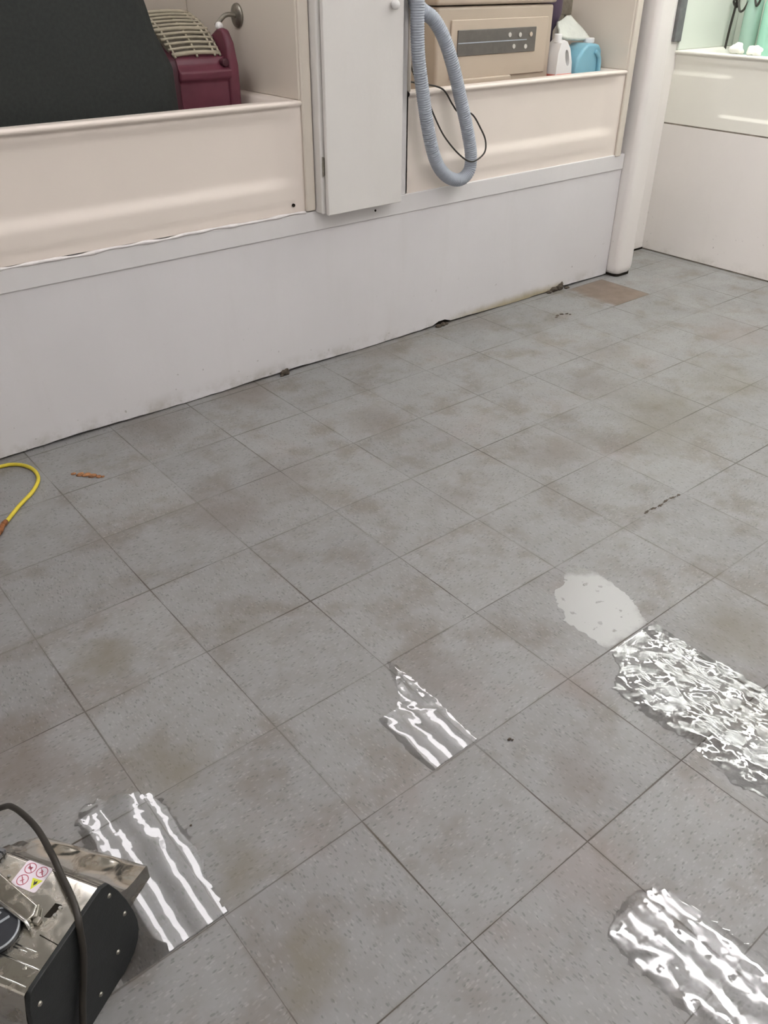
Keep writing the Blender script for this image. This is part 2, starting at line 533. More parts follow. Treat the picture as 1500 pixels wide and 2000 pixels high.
def screw(x, z, y, p):
    b = bmesh.new()
    cyl(b, (x, y + 0.002, z), (x, y - 0.002, z), 0.0045, 12)
    o = obj('screw_head', b, m_gap, p)
    return o
screw(1.525, 0.573, 1.8585, trim)
cb = bmesh.new()                                   # bead of old caulk between tubs and board
P = catmull([(x, 1.858 + random.uniform(-.001, .001), 0.6155 + random.uniform(-0.0035, 0.0035)) for x in [LX + .05 + i * 0.055 for i in range(int((1.20 - LX) / 0.055))]], 3)
tube(cb, P, lambda i, s: 0.0050 + 0.0025 * math.sin(i * 0.9) * math.sin(i * .23), 8)
struct('trim_2', cb, m_caulk, smooth=True)
# chase wall between the two tubs, and left of the first one
struct('wall_chase', bx(1.237, 1.690, 1.868, 2.66, 0.60, 2.3), m_paint)
# wall beside the post
struct('wall_return', bx(3.13, 3.72, 2.05, 2.12, 0.0, CEIL), m_panel3)
struct('wall_end', bx(3.0905, 3.127, 1.90, 2.66, 0.0, CEIL), m_paint)
# bull-nosed corner post
bm = bmesh.new()
rings = []
for z, ins in ((0.012, 0.010), (0.03, 0.002), (0.05, 0.0), (CEIL, 0.0)):
    rings.append(rrect(3.128 + ins, 3.266 - ins, 1.795 + ins, 2.06, 0.030, z))
loft(bm, rings, True, True)
struct('trim_3', bm, m_panel3, smooth=False, bevel=0.002)
struct('trim_4', bx(3.1245, 3.1275, 1.868, 1.90, 0.0, 0.60), m_gap)
# dark strip filling the gap under the post
bm = bmesh.new(); loft(bm, [rrect(3.136, 3.258, 1.803, 2.05, 0.024, 0.0), rrect(3.136, 3.258, 1.803, 2.05, 0.024, 0.013)], True, True)
struct('trim_5', bm, m_gap)
# white board under the third tub
struct('wall_under_sink', bx(3.700, 3.72, -1.2, 2.052, 0.008, 0.677), m_panel3)
struct('trim_6', bx(3.704, 3.74, -1.2, 2.052, 0.0, 0.70), m_seam)  # grey-brown colour stands in for the shadow line under the tub overhang
struct('trim_7', bx(3.30, 3.70, 2.046, 2.052, 0.0, 0.010), m_gap)

# ------------------------------------------------------------------ bathtubs
def sstep(a, b, x):
    t = max(0.0, min(1.0, (x - a) / (b - a)))
    return t * t * (3 - 2 * t)

def bathtub(name, label, loc, rotz, L, D, zr, zb, relief, mt, ms, top=2.1, walls=('L', 'R', 'B')):
    """local: x along the length, y into the alcove, front face at y=0"""
    t = thing(name, label, 'bathtub', loc, rotz)
    # apron
    b = bmesh.new()
    nx, nz = 90, 44
    g = []
    zt = zr - 0.018
    for j in range(nz + 1):
        z = zb + (zt - zb) * j / nz
        g.append([b.verts.new((L * i / nx, relief(L * i / nx, z), z)) for i in range(nx + 1)])
    # rolled rim
    for yy, zz in ((-0.004, zr - 0.014), (-0.006, zr - 0.006), (-0.002, zr - 0.001), (0.008, zr + 0.001)):
        g.append([b.verts.new((L * i / nx, yy, zz)) for i in range(nx + 1)])
    for a, c in zip(g, g[1:]):
        for i in range(nx):
            b.faces.new((a[i], a[i + 1], c[i + 1], c[i]))
    obj('apron', b, mt, t, smooth=True)
    # rim and basin
    b = bmesh.new()
    r = [rrect(0, L, 0.008, D, 0.002, zr + 0.001), rrect(0.045, L - 0.045, 0.070, D - 0.045, 0.05, zr - 0.002),
         rrect(0.052, L - 0.052, 0.078, D - 0.052, 0.05, zr - 0.010), rrect(0.065, L - 0.065, 0.09, D - 0.065, 0.06, zr - 0.05),
         rrect(0.10, L - 0.10, 0.11, D - 0.085, 0.07, zb + 0.08), rrect(0.13, L - 0.13, 0.14, D - 0.12, 0.07, zb + 0.045)]
    loft(b, r, False, True)
    obj('basin', b, mt, t, smooth=True)
    # surround
    b = bmesh.new()
    if 'L' in walls: box(b, -0.004, 0.012, 0.0, D, zr, top)
    if 'R' in walls: box(b, L - 0.012, L + 0.004, 0.0, D, zr, top)
    if 'B' in walls: box(b, 0.012, L - 0.012, D - 0.012, D, zr, top)
    obj('surround_wall', b, ms, t, bevel=0.006, seg=3)
    if 'R' in walls and 'L' in walls:
        b = bmesh.new()
        box(b, L - 0.006, L + 0.036, -0.010, 0.004, zb, top)
        obj('surround_flange', b, ms, t, bevel=0.006, seg=3)
    return t

def relief_long(L):
    def f(x, z):
        w = sstep(0.03, 0.12, x) * sstep(0.02, 0.13, L - x)
        top = sstep(0.705, 0.752, z) * 0.017 * w
        lip = sstep(0.93, 0.965, z) * -0.010 * w
        low = sstep(0.665, 0.64, z) * 0.003 * w
        return 0.003 + top + lip + low
    return f

def relief_short(x, z):
    # two shallow ledges, the upper one near the left end and the lower one running on
    a = sstep(0.925, 0.932, z) * 0.010
    k1 = sstep(0.36, 0.30, x)
    k2 = sstep(0.30, 0.36, x)
    lo = sstep(0.745, 0.752, z) * 0.010
    rim = sstep(0.965, 0.985, z) * -0.006
    return 0.004 + k1 * a + k2 * lo + rim

bathtub('bathtub', 'cream raised bathtub at left holding the black case and maroon blower', (-0.33, 1.863, 0), 0, 1.53, 0.76, 0.992, 0.617, relief_long(1.53), m_tub, m_sur)
bathtub('bathtub', 'cream raised bathtub with the grey hose hanging over its rim', (1.695, 1.863, 0), 0, 1.355, 0.76, 0.985, 0.605, relief_long(1.355), m_tub, m_sur)
bathtub('bathtub', 'white raised bathtub on the right wall with teal bottles inside', (3.698, 2.05, 0), -math.pi / 2, 1.55, 0.52, 1.028, 0.685, relief_short, m_tubw, m_surg, walls=('L', 'B'))
bathtub('bathtub', 'cream raised bathtub end cut off by the left edge of the photo', (-1.93, 1.863, 0), 0, 1.53, 0.76, 0.992, 0.617, relief_long(1.53), m_tub, m_sur)
bm = bmesh.new(); cyl(bm, (1.142, 1.868, 0.647), (1.142, 1.861, 0.647), 0.006, 12)
tag(obj('screw', bm, m_gap), 'small dark screw low on the left bathtub front', 'screw')

# ------------------------------------------------------------------ narrow cabinet between the tubs
t = thing('wall_cabinet', 'narrow tall white cabinet between the two cream bathtubs', 'cabinet', (0, 0, 0))
obj('body', bx(1.2385, 1.594, 1.818, 1.869, 0.607, 2.3), m_door, t, bevel=0.006, seg=3)
d = obj('door', bx(1.252, 1.608, 1.795, 1.8135, 0.605, 2.25), m_door, t, bevel=0.004, seg=3)
bm = bmesh.new(); cyl(bm, (1.555, 1.796, 1.275), (1.555, 1.786, 1.275), 0.007); 
bmesh.ops.create_uvsphere(bm, u_segments=18, v_segments=12, radius=0.0155, matrix=Matrix.Translation((1.555, 1.780, 1.275)))
obj('knob', bm, m_white, d, smooth=True)
for z in (0.775, 1.85):
    bm = bx(1.2475, 1.256, 1.8135, 1.8185, z - 0.03, z + 0.03)
    cyl(bm, (1.2475, 1.8155, z - 0.033), (1.2475, 1.8155, z + 0.033), 0.0035, 10)
    obj('hinge', bm, m_dsteel, t)

# ------------------------------------------------------------------ things in the left tub
bm = bmesh.new()
out = [(-.12, .69), (.80, .69), (.825, .75), (.842, .97), (.838, 1.10), (.815, 1.15), (.790, 1.20), (.770, 1.28), (.735, 1.40), (.66, 1.47), (.40, 1.52), (-.02, 1.53), (-.12, 1.45)]
def ring(k, y): 
    cx, cz = 0.15, 1.05
    return [(cx + (x - cx) * k, y, cz + (z - cz) * (k if z > 0.75 else 1)) for x, z in out]
loft(bm, [ring(0.80, 2.045), ring(0.93, 2.052), ring(0.985, 2.075), ring(1.0, 2.11), ring(1.0, 2.44), ring(0.97, 2.47)], True, True)
o = obj('equipment_case', bm, m_blackcase, smooth=True)
bv = o.modifiers.new('sub', 'BEVEL'); bv.width = 0.02; bv.segments = 4; bv.limit_method = 'ANGLE'; bv.angle_limit = math.radians(20)
tag(o, 'large black rounded case standing in the left bathtub', 'case')

t = thing('air_blower', 'maroon floor blower with cream slatted grille beside the black case', 'blower', (0.97, 2.25, 0.66))
lx, ly, lz = 0.97, 2.25, 0.66
def L3(v): return (v[0] - lx, v[1] - ly, v[2] - lz)
bm = bmesh.new()                                    # housing: side profile extruded over the width, banded front
prof = [(2.12, .675), (2.118, 1.045), (2.106, 1.052), (2.104, 1.078), (2.128, 1.095), (2.135, 1.118), (2.30, 1.20), (2.42, 1.19), (2.44, .675)]
prism(bm, prof, lambda y, z: L3((0.868, y, z)), lambda y, z: L3((1.075, y, z)))
obj('housing', bm, m_maroon, t, bevel=0.010, seg=3)
bm = bmesh.new()
prism(bm, [(2.11, .672), (2.106, 1.09), (2.115, 1.16), (2.135, 1.200), (2.17, 1.205), (2.24, 1.17), (2.44, 1.15), (2.44, .672)], lambda y, z: L3((1.060, y, z)), lambda y, z: L3((1.106 - max(0, z - 1.1) * 0.15, y, z)))
obj('side_cheek', bm, m_maroon, t, bevel=0.012, seg=3)
bm = bmesh.new()
prism(bm, [(2.125, .672), (2.115, 1.08), (2.13, 1.12), (2.2, 1.15), (2.44, 1.14), (2.44, .672)], lambda y, z: L3((0.835, y, z)), lambda y, z: L3((0.874, y, z)))
obj('side_cheek', bm, m_maroon_d, t, bevel=0.012, seg=3)
# grille: frame and slats on a plane leaning back
g0 = Vector((0, 2.135, 1.118)); g1 = Vector((0, 2.355, 1.245))
def gp(u, v, w=0.0):                                # u across, v up the slope 0..1, w out of plane
    p = g0.lerp(g1, v); n = Vector((0, -(g1.z - g0.z), g1.y - g0.y)).normalized()
    sag = 0.014 * math.sin(math.pi * v)
    return L3((u, p.y + n.y * (w + sag), p.z + n.z * (w + sag)))
gr = bmesh.new()
prism(gr, [(0.868, 0), (1.045, 0), (1.058, .45), (1.03, .96), (0.89, 1.0), (0.85, .6)], lambda a, b: gp(a, b, -0.012), lambda a, b: gp(a, b, -0.004))
back = obj('grille_back', gr, m_dsteel, t)
gr = bmesh.new()
for k in range(11):
    v = 0.045 + k * 0.091
    xl = 0.866 - 0.014 * math.sin(v * 3); xr = 1.046 + 0.012 * math.sin(v * 3.1) - 0.02 * max(0, v - .8)
    P = [Vector(gp(xl + (xr - xl) * i / 12, v, 0.004 + 0.006 * math.sin(math.pi * i / 12))) for i in range(13)]
    tube(gr, P, 0.0046 if k % 5 else 0.0068, 8)
for u in (0.872, 0.955, 1.025, 1.045):
    tube(gr, [Vector(gp(u + 0.006 * math.sin(3 * i / 10), i / 10, 0.004)) for i in range(11)], 0.0042, 8)
obj('grille', gr, m_grille, t, smooth=True)
bm = bmesh.new(); bmesh.ops.create_uvsphere(bm, u_segments=16, v_segments=10, radius=0.014, matrix=Matrix.Translation(L3((1.072, 2.17, 1.208))))
obj('knob', bm, m_white, t, smooth=True)
bm = bmesh.new(); cyl(bm, L3((1.045, 2.124, 1.103)), L3((1.045, 2.098, 1.100)), 0.013, 18)
obj('dial', bm, m_maroon_d, t, bevel=0.003)

t = thing('tub_valve', 'tarnished round valve plate with bent arm on the tub end wall', 'valve', (1.188, 2.235, 1.235))
bm = bmesh.new()
tube(bm, [Vector((0.0, 0, 0)), Vector((-0.006, 0, 0)), Vector((-0.012, 0, 0))], lambda i, s: (0.040, 0.038, 0.022)[i], 28)
obj('escutcheon', bm, m_dsteel, t, smooth=True)
bm = bmesh.new(); tube(bm, catmull([(-0.01, 0, 0.0), (-0.035, 0.005, 0.004), (-0.055, 0.01, -0.004), (-0.085, 0.01, -0.03)], 6), 0.008, 12)
obj('arm', bm, m_dsteel, t, smooth=True)

# ------------------------------------------------------------------ things in the second tub
t = thing('machine_cabinet', 'beige plastic appliance with dark button strip in the middle bathtub', 'appliance', (2.36, 2.25, 0.66))
lx, ly, lz = 2.36, 2.25, 0.66
obj('case', bx(-0.36, 0.345, -0.20, 0.17, 0.0, 0.592), m_beige, t, bevel=0.014, seg=3)
obj('lid', bx(-0.37, 0.352, -0.21, 0.17, 0.596, 0.70), m_beige, t, bevel=0.012, seg=3)
obj('front_panel', bx(-0.285, 0.305, -0.208, -0.199, 0.326, 0.545), m_beige_l, t, bevel=0.004)
cp = obj('control_strip', bx(-0.252, 0.225, -0.2125, -0.2075, 0.413, 0.508), m_strip, t, bevel=0.002)
obj('divider_line', bx(-0.250, 0.165, -0.2140, -0.2120, 0.4585, 0.4625), m_grey, cp)
for x, z in ((0.055, .482), (0.120, .480), (0.190, .480), (0.085, .437), (0.160, .434)):
    bm = bmesh.new(); cyl(bm, (x, -0.2120, z), (x, -0.2165, z), 0.0095, 18)
    obj('button', bm, m_beige_l if x == 0.190 else m_button, cp, bevel=0.002)
obj('bottom_lip', bx(-0.24, 0.08, -0.218, -0.199, 0.300, 0.328), m_beige_l, t, bevel=0.006)

# white bleach style bottle with grip hole
t = thing('white_bottle', 'white plastic bottle with a grip hole and red lower band', 'bottle', (2.755, 2.04, 0.66))
bm = bmesh.new()
outl = [(-.046, 0), (.062, 0), (.064, .30), (.058, .36), (.038, .415), (.012, .445), (-.012, .452), (-.030, .44), (-.044, .40), (-.048, .34)]
hole = []
for k in range(20):
    a = 2 * math.pi * k / 20
    hole.append((0.022 + 0.013 * math.cos(a) - 0.010 * math.sin(a), 0.378 + 0.034 * math.sin(a)))
def bridge_outline(bm, outer, inner, y):
    vo = [bm.verts.new((x, y, z)) for x, z in outer]
    vi = [bm.verts.new((x, y, z)) for x, z in inner]
    eo = [bm.edges.new((vo[i], vo[(i + 1) % len(vo)])) for i in range(len(vo))]
    ei = [bm.edges.new((vi[i], vi[(i + 1) % len(vi)])) for i in range(len(vi))]
    bmesh.ops.triangle_fill(bm, edges=eo + ei, use_beauty=True)
    return vo, vi
fo, fi = bridge_outline(bm, outl, hole, -0.035)
bo, bi = bridge_outline(bm, outl, hole, 0.035)
for a, b in ((fo, bo), (fi, bi)):
    for i in range(len(a)):
        bm.faces.new((a[i], a[(i + 1) % len(a)], b[(i + 1) % len(a)], b[i]))
obj('bottle_body', bm, m_white, t, bevel=0.010, seg=3)
obj('label_band', bx(-.0490, .0655, -.0365, .0365, .285, .318), m_red, t, bevel=0.006)
bm = bmesh.new(); cyl(bm, (-0.018, 0, 0.44), (-0.018, 0, 0.475), 0.018)
obj('cap', bm, m_white, t, bevel=0.004)

# blue jug
t = thing('blue_jug', 'translucent blue plastic jug between the white bottle and tub wall', 'jug', (2.915, 2.04, 0.66))
bm = bmesh.new()
outl = [(-.092, 0), (.085, 0), (.088, .36), (.083, .405), (.062, .428), (.02, .432), (-.02, .432), (-.055, .41), (-.085, .372), (-.092, .33)]
prism(bm, outl, lambda x, z: (x, -0.055, z), lambda x, z: (x, 0.055, z))
obj('jug_body', bm, m_blue, t, bevel=0.014, seg=3)
bm = bmesh.new(); tube(bm, catmull([(.030, -.058, .40), (.058, -.062, .37), (.062, -.062, .30), (.050, -.058, .24)], 6), 0.010, 12)
obj('handle', bm, m_blue, t, smooth=True)
bm = bmesh.new(); cyl(bm, (.045, 0, .43), (.045, 0, .452), 0.026)
obj('cap', bm, m_white, t, bevel=0.004)

# white crumpled sheet / spray head lying over the bottles
def sheet(name, corners, nu, nv, amp, thick, m, seed):
    random.seed(seed)
    b = bmesh.new()
    ph = [random.uniform(0, 6.3) for _ in range(6)]
    g = []
    for j in range(nv + 1):
        row = []
        for i in range(nu + 1):
            u, v = i / nu, j / nv
            p = (Vector(corners[0]) * (1 - u) + Vector(corners[1]) * u) * (1 - v) + (Vector(corners[3]) * (1 - u) + Vector(corners[2]) * u) * v
            d = amp * (math.sin(7 * u + ph[0] + 3 * v) * 0.5 + math.sin(5 * v + ph[1] + 4 * u) * 0.4 + math.sin(13 * u - 6 * v + ph[2]) * 0.2)
            p = p + Vector((0.2 * d, -0.7 * d, 0.7 * d))
            row.append(b.verts.new(p))
        g.append(row)
    for j in range(nv):
        for i in range(nu):
            b.faces.new((g[j][i], g[j][i + 1], g[j + 1][i + 1], g[j + 1][i]))
    o = obj(name, b, m, smooth=True)
    s = o.modifiers.new('solid', 'SOLIDIFY'); s.thickness = thick
    return o
o = sheet('cleaning_cloth', [(2.735, 2.04, 1.120), (2.975, 2.04, 1.104), (2.90, 2.11, 1.205), (2.80, 2.09, 1.185)], 14, 12, 0.010, 0.012, m_cloth, 4)
tag(o, 'crumpled white cloth draped over the top of the blue jug', 'cloth')
bm = bmesh.new()
lathe(bm, [(0.044, 0.664), (0.050, 0.67), (0.050, 1.02), (0.022, 1.09), (0.020, 1.14), (0.038, 1.17), (0.052, 1.21), (0.054, 1.27), (0.05, 1.33), (0.03, 1.36)], 2.80, 2.155)
o = obj('purple_bottle', bm, m_purple, smooth=True)
tag(o, 'dark purple bottle behind the cloth, right of the beige appliance', 'bottle')
t = thing('spray_bottle', 'white spray bottle with dark trigger beside the tub end wall', 'bottle', (2.925, 2.20, 0.662))
bm = bmesh.new(); lathe(bm, [(0.025, 0.0), (0.032, 0.01), (0.035, 0.36), (0.018, 0.47), (0.018, 0.50)], 0, 0)
obj('bottle_body', bm, m_white, t, smooth=True)
bm = bmesh.new(); box(bm, -0.020, 0.070, -0.012, 0.012, 0.535, 0.60)
box(bm, -0.018, 0.018, -0.011, 0.011, 0.50, 0.54)
box(bm, 0.030, 0.042, -0.006, 0.006, 0.485, 0.545)
obj('trigger_head', bm, m_dsteel, t, bevel=0.010, seg=3)

# grey corrugated hose and dark cord hanging beside the cabinet
t = thing('hose_hook', 'dull metal hook on the wall above the grey hose', 'hook', (1.665, 1.868, 1.62))
bm = bmesh.new(); tube(bm, catmull([(0, 0, 0), (0, -0.03, -0.005), (0, -0.10, 0.0), (0, -0.12, 0.03)], 6), 0.006, 10)
obj('hook_arm', bm, m_dsteel, t, smooth=True)
hp = [(1.63, 1.80, 1.20), (1.632, 1.792, 1.40), (1.645, 1.79, 1.60), (1.665, 1.79, 1.655), (1.69, 1.80, 1.60), (1.668, 1.79, 1.40), (1.660, 1.785, 1.29), (1.672, 1.79, 1.13), (1.705, 1.795, 0.99), (1.745, 1.80, 0.85), (1.795, 1.805, 0.735), (1.855, 1.805, 0.672), (1.925, 1.80, 0.648), (1.978, 1.80, 0.675),
      (1.985, 1.80, 0.74), (1.955, 1.80, 0.84), (1.915, 1.80, 0.94), (1.865, 1.80, 1.06), (1.815, 1.805, 1.16), (1.765, 1.815, 1.225), (1.715, 1.825, 1.255), (1.690, 1.838, 1.30), (1.70, 1.842, 1.50)]
hp = hp[5:]
hp[0] = (1.668, 1.79, 1.45)
hp = [(1.690, 1.800, 1.652), (1.675, 1.792, 1.60)] + hp + [(1.70, 1.825, 1.60), (1.695, 1.81, 1.648)]
P = resample(catmull(hp, 20), 0.0021)
bm = bmesh.new(); tube(bm, P, lambda i, s: 0.0250 + 0.0013 * math.sin(2 * math.pi * s / 0.0084), 18)
tag(obj('vacuum_hose', bm, m_grey, smooth=True), 'grey corrugated hose looped down over the middle bathtub front', 'hose')
cp_ = [(1.612, 1.90, 1.01), (1.66, 1.90, 1.005), (1.715, 1.90, 1.015), (1.76, 1.90, 1.01), (1.80, 1.88, 1.003), (1.855, 1.845, 0.985), (1.90, 1.835, 0.93), (1.935, 1.835, 0.90),
       (1.975, 1.80, 0.893), (2.015, 1.785, 0.84), (2.035, 1.77, 0.79), (2.020, 1.76, 0.745), (1.95, 1.757, 0.722), (1.885, 1.765, 0.755), (1.822, 1.79, 0.825), (1.782, 1.81, 0.90), (1.76, 1.835, 0.97), (1.748, 1.86, 1.003), (1.73, 1.89, 1.06), (1.715, 1.90, 1.15), (1.74, 1.90, 1.26), (1.74, 1.86, 1.42)]
P = catmull(cp_, 10)
bm = bmesh.new(); tube(bm, P, 0.0034, 8)
tag(obj('power_cord', bm, m_cord, smooth=True), 'thin dark cord looping around the grey hose', 'cord')

# ------------------------------------------------------------------ right hand tub contents
struct('trim_8', bx(3.640, 3.700, 2.030, 2.050, 1.068, 2.3), m_greymet, bevel=0.004)
t = thing('wash_bottle', 'pale teal translucent bottle standing left in the right bathtub', 'bottle', (4.09, 1.885, 0.735), group=None)
bm = bmesh.new(); lathe(bm, [(0.04, 0.0), (0.044, 0.012), (0.044, 0.60), (0.03, 0.635), (0.014, 0.66), (0.014, 0.68)], 0, 0)
obj('bottle_body', bm, m_teal_p, t, smooth=True)
bm = bmesh.new(); lathe(bm, [(0.017, 0.68), (0.018, 0.71), (0.012, 0.715)], 0, 0)
obj('cap', bm, m_white, t, smooth=True)
t = thing('wash_bottle', 'bright teal translucent bottle at the right edge of the photo', 'bottle', (4.09, 1.765, 0.735))
bm = bmesh.new(); lathe(bm, [(0.05, 0.0), (0.054, 0.012), (0.056, 0.50), (0.035, 0.56), (0.02, 0.58)], 0, 0)
obj('bottle_body', bm, m_teal, t, smooth=True)
bm = bmesh.new(); lathe(bm, [(0.022, 0.58), (0.022, 0.61), (0.012, 0.615)], 0, 0)
obj('cap', bm, m_white, t, smooth=True)
bm = bmesh.new(); tube(bm, catmull([(4.085, 2.006, 0.745), (4.09, 2.004, 1.06), (4.105, 2.000, 1.24), (4.11, 1.998, 1.36)], 8), 0.0062, 10)
o = obj('spray_wand', bm, m_cord, smooth=True)
tag(o, 'thin black wand leaning in the corner of the right bathtub', 'wand')
bm = bmesh.new()
P = catmull([(4.105, 1.990, 1.36), (4.100, 1.985, 1.24), (4.108, 2.000, 1.215), (4.10, 2.016, 1.24), (4.085, 1.985, 1.25), (4.065, 1.95, 1.20), (4.06, 1.925, 1.205), (4.055, 1.90, 1.245), (4.055, 1.885, 1.225), (4.055, 1.870, 1.25), (4.05, 1.850, 1.225), (4.05, 1.835, 1.26), (4.05, 1.82, 1.36)], 8)
tube(bm, P, 0.0058, 8)
o = obj('coiled_cord', bm, m_cord, smooth=True)
tag(o, 'tangled dark cord hanging above the pale teal bottle', 'cord')
def lump(name, c, r, label, seed, m=m_rag, n=3):
    random.seed(seed)
    b = bmesh.new()
    bmesh.ops.create_icosphere(b, subdivisions=n, radius=1.0)
    ph = [random.uniform(0, 6.3) for _ in range(9)]
    for v in b.verts:
        p = v.co
        k = 1 + 0.13 * math.sin(3 * p.x + ph[0]) * math.sin(4 * p.y + ph[1]) + 0.12 * math.sin(5 * p.z + ph[2] + 2 * p.x) + 0.06 * math.sin(9 * p.y + ph[3] + 4 * p.z)
        v.co = Vector((p.x * r[0] * k, p.y * r[1] * k, max(p.z, -0.55) * r[2] * k))
    o = obj(name, b, m, smooth=True)
    o.location = c
    return tag(o, label, {'m': 1} and 'cloth')
lump('cleaning_rag', (3.745, 1.735, 1.046), (0.030, 0.036, 0.030), 'small crumpled white rag on the right tub rim, left one', 3)
lump('cleaning_rag', (3.748, 1.635, 1.044), (0.028, 0.040, 0.027), 'small pointed white rag on the right tub rim, right one', 5)

# ------------------------------------------------------------------ chrome floor machine at the lower left
A31 = math.radians(31)
mo = thing('floor_machine', 'polished steel floor cleaning machine with black side plate and warning sticker', 'machine', (-0.496, 0.016, 0.0), A31)
ZT = 0.225
# body: profile (x, z) extruded along local y
def sheet_prism(pts, y0, y1):
    """extrusion along y whose long faces are smooth and whose ends are flat and crisp"""
    b = bmesh.new()
    A = [b.verts.new((x, y0, z)) for x, z in pts]
    B = [b.verts.new((x, y1, z)) for x, z in pts]
    n = len(pts)
    for i in range(n):
        f = b.faces.new((A[i], A[(i + 1) % n], B[(i + 1) % n], B[i]))
    b.faces.new([b.verts.new((x, y0, z)) for x, z in pts])
    b.faces.new([b.verts.new((x, y1, z)) for x, z in pts][::-1])
    return b
def arc(cx, cz, r, a0, a1, n=7):
    return [(cx + r * math.cos(math.radians(a0 + (a1 - a0) * k / n)), cz + r * math.sin(math.radians(a0 + (a1 - a0) * k / n))) for k in range(n + 1)]
R_ = 0.0055
pr_ = [(-0.06, ZT), (0.0, ZT)] + arc(0.0205, ZT - R_, R_, 90, 20) + [(0.034, 0.197), (0.052, 0.150), (0.055, 0.148), (0.055, 0.032), (0.055, 0.03), (0.02, 0.012), (-0.12, 0.012), (-0.15, 0.06), (-0.158, 0.14), (-0.153, 0.18)] + arc(-0.138, ZT - R_, R_, 165, 90) + [(-0.11, ZT)]
body = obj('body', sheet_prism(pr_, 0.001, 0.40), m_chrome_flat, mo, smooth=True)
for p in body.data.polygons: p.use_smooth = len(p.vertices) == 4
# front hood: sweeps down from the bend and out to a thin lip
bm = bmesh.new()
N = 40
def front(tt):
    if tt < 0.19: return 0.125 - 0.012 * (tt / 0.19)
    k = (tt - 0.19) / 0.055
    return 0.113 - 0.062 * k * k
rows = []
for j in range(N + 1):
    tt = 0.0 + 0.245 * j / N
    sf = front(tt)
    dip = 0.002 * math.sin(j * 0.5)
    prof = [(0.0265, ZT - 0.004), (0.031, 0.2135), (0.038, 0.200), (0.047, 0.180), (0.058, 0.160), (0.072, 0.149), (0.090, 0.143 + dip), (sf - 0.010, 0.1385 + dip), (sf - 0.002, 0.137), (sf, 0.134), (sf, 0.102)]
    prof = [(min(a, sf), b) for a, b in prof]
    rows.append([bm.verts.new((a, tt, b)) for a, b in prof])
for a, b in zip(rows, rows[1:]):
    for k in range(len(a) - 1):
        bm.faces.new((a[k], a[k + 1], b[k + 1], b[k]))
dupv = lambda L: [bm.verts.new(v.co) for v in L]
bm.faces.new(dupv(rows[0]) + [bm.verts.new((0.022, 0.0, 0.102))]); bm.faces.new(dupv(rows[-1][::-1]) + [bm.verts.new((0.022, 0.245, 0.102))])
bm.faces.new(dupv([r[-1] for r in rows]) + [bm.verts.new((0.022, 0.245, 0.102)), bm.verts.new((0.022, 0.0, 0.102))])
hood = obj('front_hood', bm, m_chrome, mo)
for p in hood.data.polygons: p.use_smooth = len(p.vertices) == 4
# black side plates
pl = [(-.140, .222), (-.133, .227), (.022, .229), (.036, .219), (.050, .180), (.060, .140), (.068, .095), (.070, .067), (.068, .045), (.060, .025), (.045, .010), (.016, .002), (-.080, .002), (-.135, .010), (-.150, .05), (-.155, .12), (-.153, .165), (-.148, .200)]
bm = bmesh.new(); prism(bm, pl, lambda x, z: (x, -0.006, z), lambda x, z: (x, 0.0015, z))
sp = obj('side_plate', bm, m_blackpl, mo, bevel=0.0012)
for x, z in ((.030, .197), (.048, .120), (.014, .065), (-.132, .187), (-.040, .036)):
    bm = bmesh.new(); cyl(bm, (x, -0.0058, z), (x, -0.0082, z), 0.0042, 14, 0.003)
    obj('screw', bm, m_dsteel, sp, smooth=False)
bm = bmesh.new(); prism(bm, pl, lambda x, z: (x, 0.4005, z), lambda x, z: (x, 0.408, z))
obj('side_plate', bm, m_blackpl, mo, bevel=0.0012)
# sticker
def flat_poly(bm, pts, z, th=0.0003):
    prism(bm, pts, lambda x, y: (x, y, z), lambda x, y: (x, y, z + th))
    return bm
def circ(cx, cy, r, n=24): return [(cx + r * math.cos(2 * math.pi * k / n), cy + r * math.sin(2 * math.pi * k / n)) for k in range(n)]
def rr2(x0, x1, y0, y1, r): return [(p[0], p[1]) for p in rrect(x0, x1, y0, y1, r, 0, 4)]
st = obj('warning_sticker', flat_poly(bmesh.new(), rr2(-.0175, .0250, .0850, .1310, .004), ZT + 0.0002, 0.0006), m_sticker, mo)
def ringm(bm, cx, cy, r, w, z):
    n = 28
    for k in range(n):
        a0, a1 = 2 * math.pi * k / n, 2 * math.pi * (k + 1) / n
        flat_poly(bm, [(cx + r * math.cos(a0), cy + r * math.sin(a0)), (cx + r * math.cos(a1), cy + r * math.sin(a1)), (cx + (r - w) * math.cos(a1), cy + (r - w) * math.sin(a1)), (cx + (r - w) * math.cos(a0), cy + (r - w) * math.sin(a0))], z, 0.0002)
def bar(bm, x0, y0, x1, y1, w, z, th=0.0002):
    d = Vector((x1 - x0, y1 - y0)).normalized(); n = Vector((-d.y, d.x)) * w / 2
    flat_poly(bm, [(x0 + n.x, y0 + n.y), (x1 + n.x, y1 + n.y), (x1 - n.x, y1 - n.y), (x0 - n.x, y0 - n.y)], z, th)
zs = ZT + 0.0008
circles = ((0.0140, 0.1185), (0.0145, 0.0975), (-0.0060, 0.1170))
bm = bmesh.new()
for cx, cy in circles:
    ringm(bm, cx, cy, 0.0090, 0.0013, zs)
    bar(bm, cx - 0.0055, cy - 0.0055, cx + 0.0055, cy + 0.0055, 0.0011, zs)
obj('prohibition_sign', bm, m_stred, st)
bm = bmesh.new()
flat_poly(bm, [(0.011, .116), (0.017, .1155), (0.0155, .1205), (0.0185, .1225), (0.0125, .1225), (0.0125, .119)], zs - 0.0001)
bar(bm, 0.0110, 0.0945, 0.0175, 0.1000, 0.0022, zs - 0.0001); bar(bm, 0.012, 0.1005, 0.0165, 0.0965, 0.0016, zs - 0.0001)
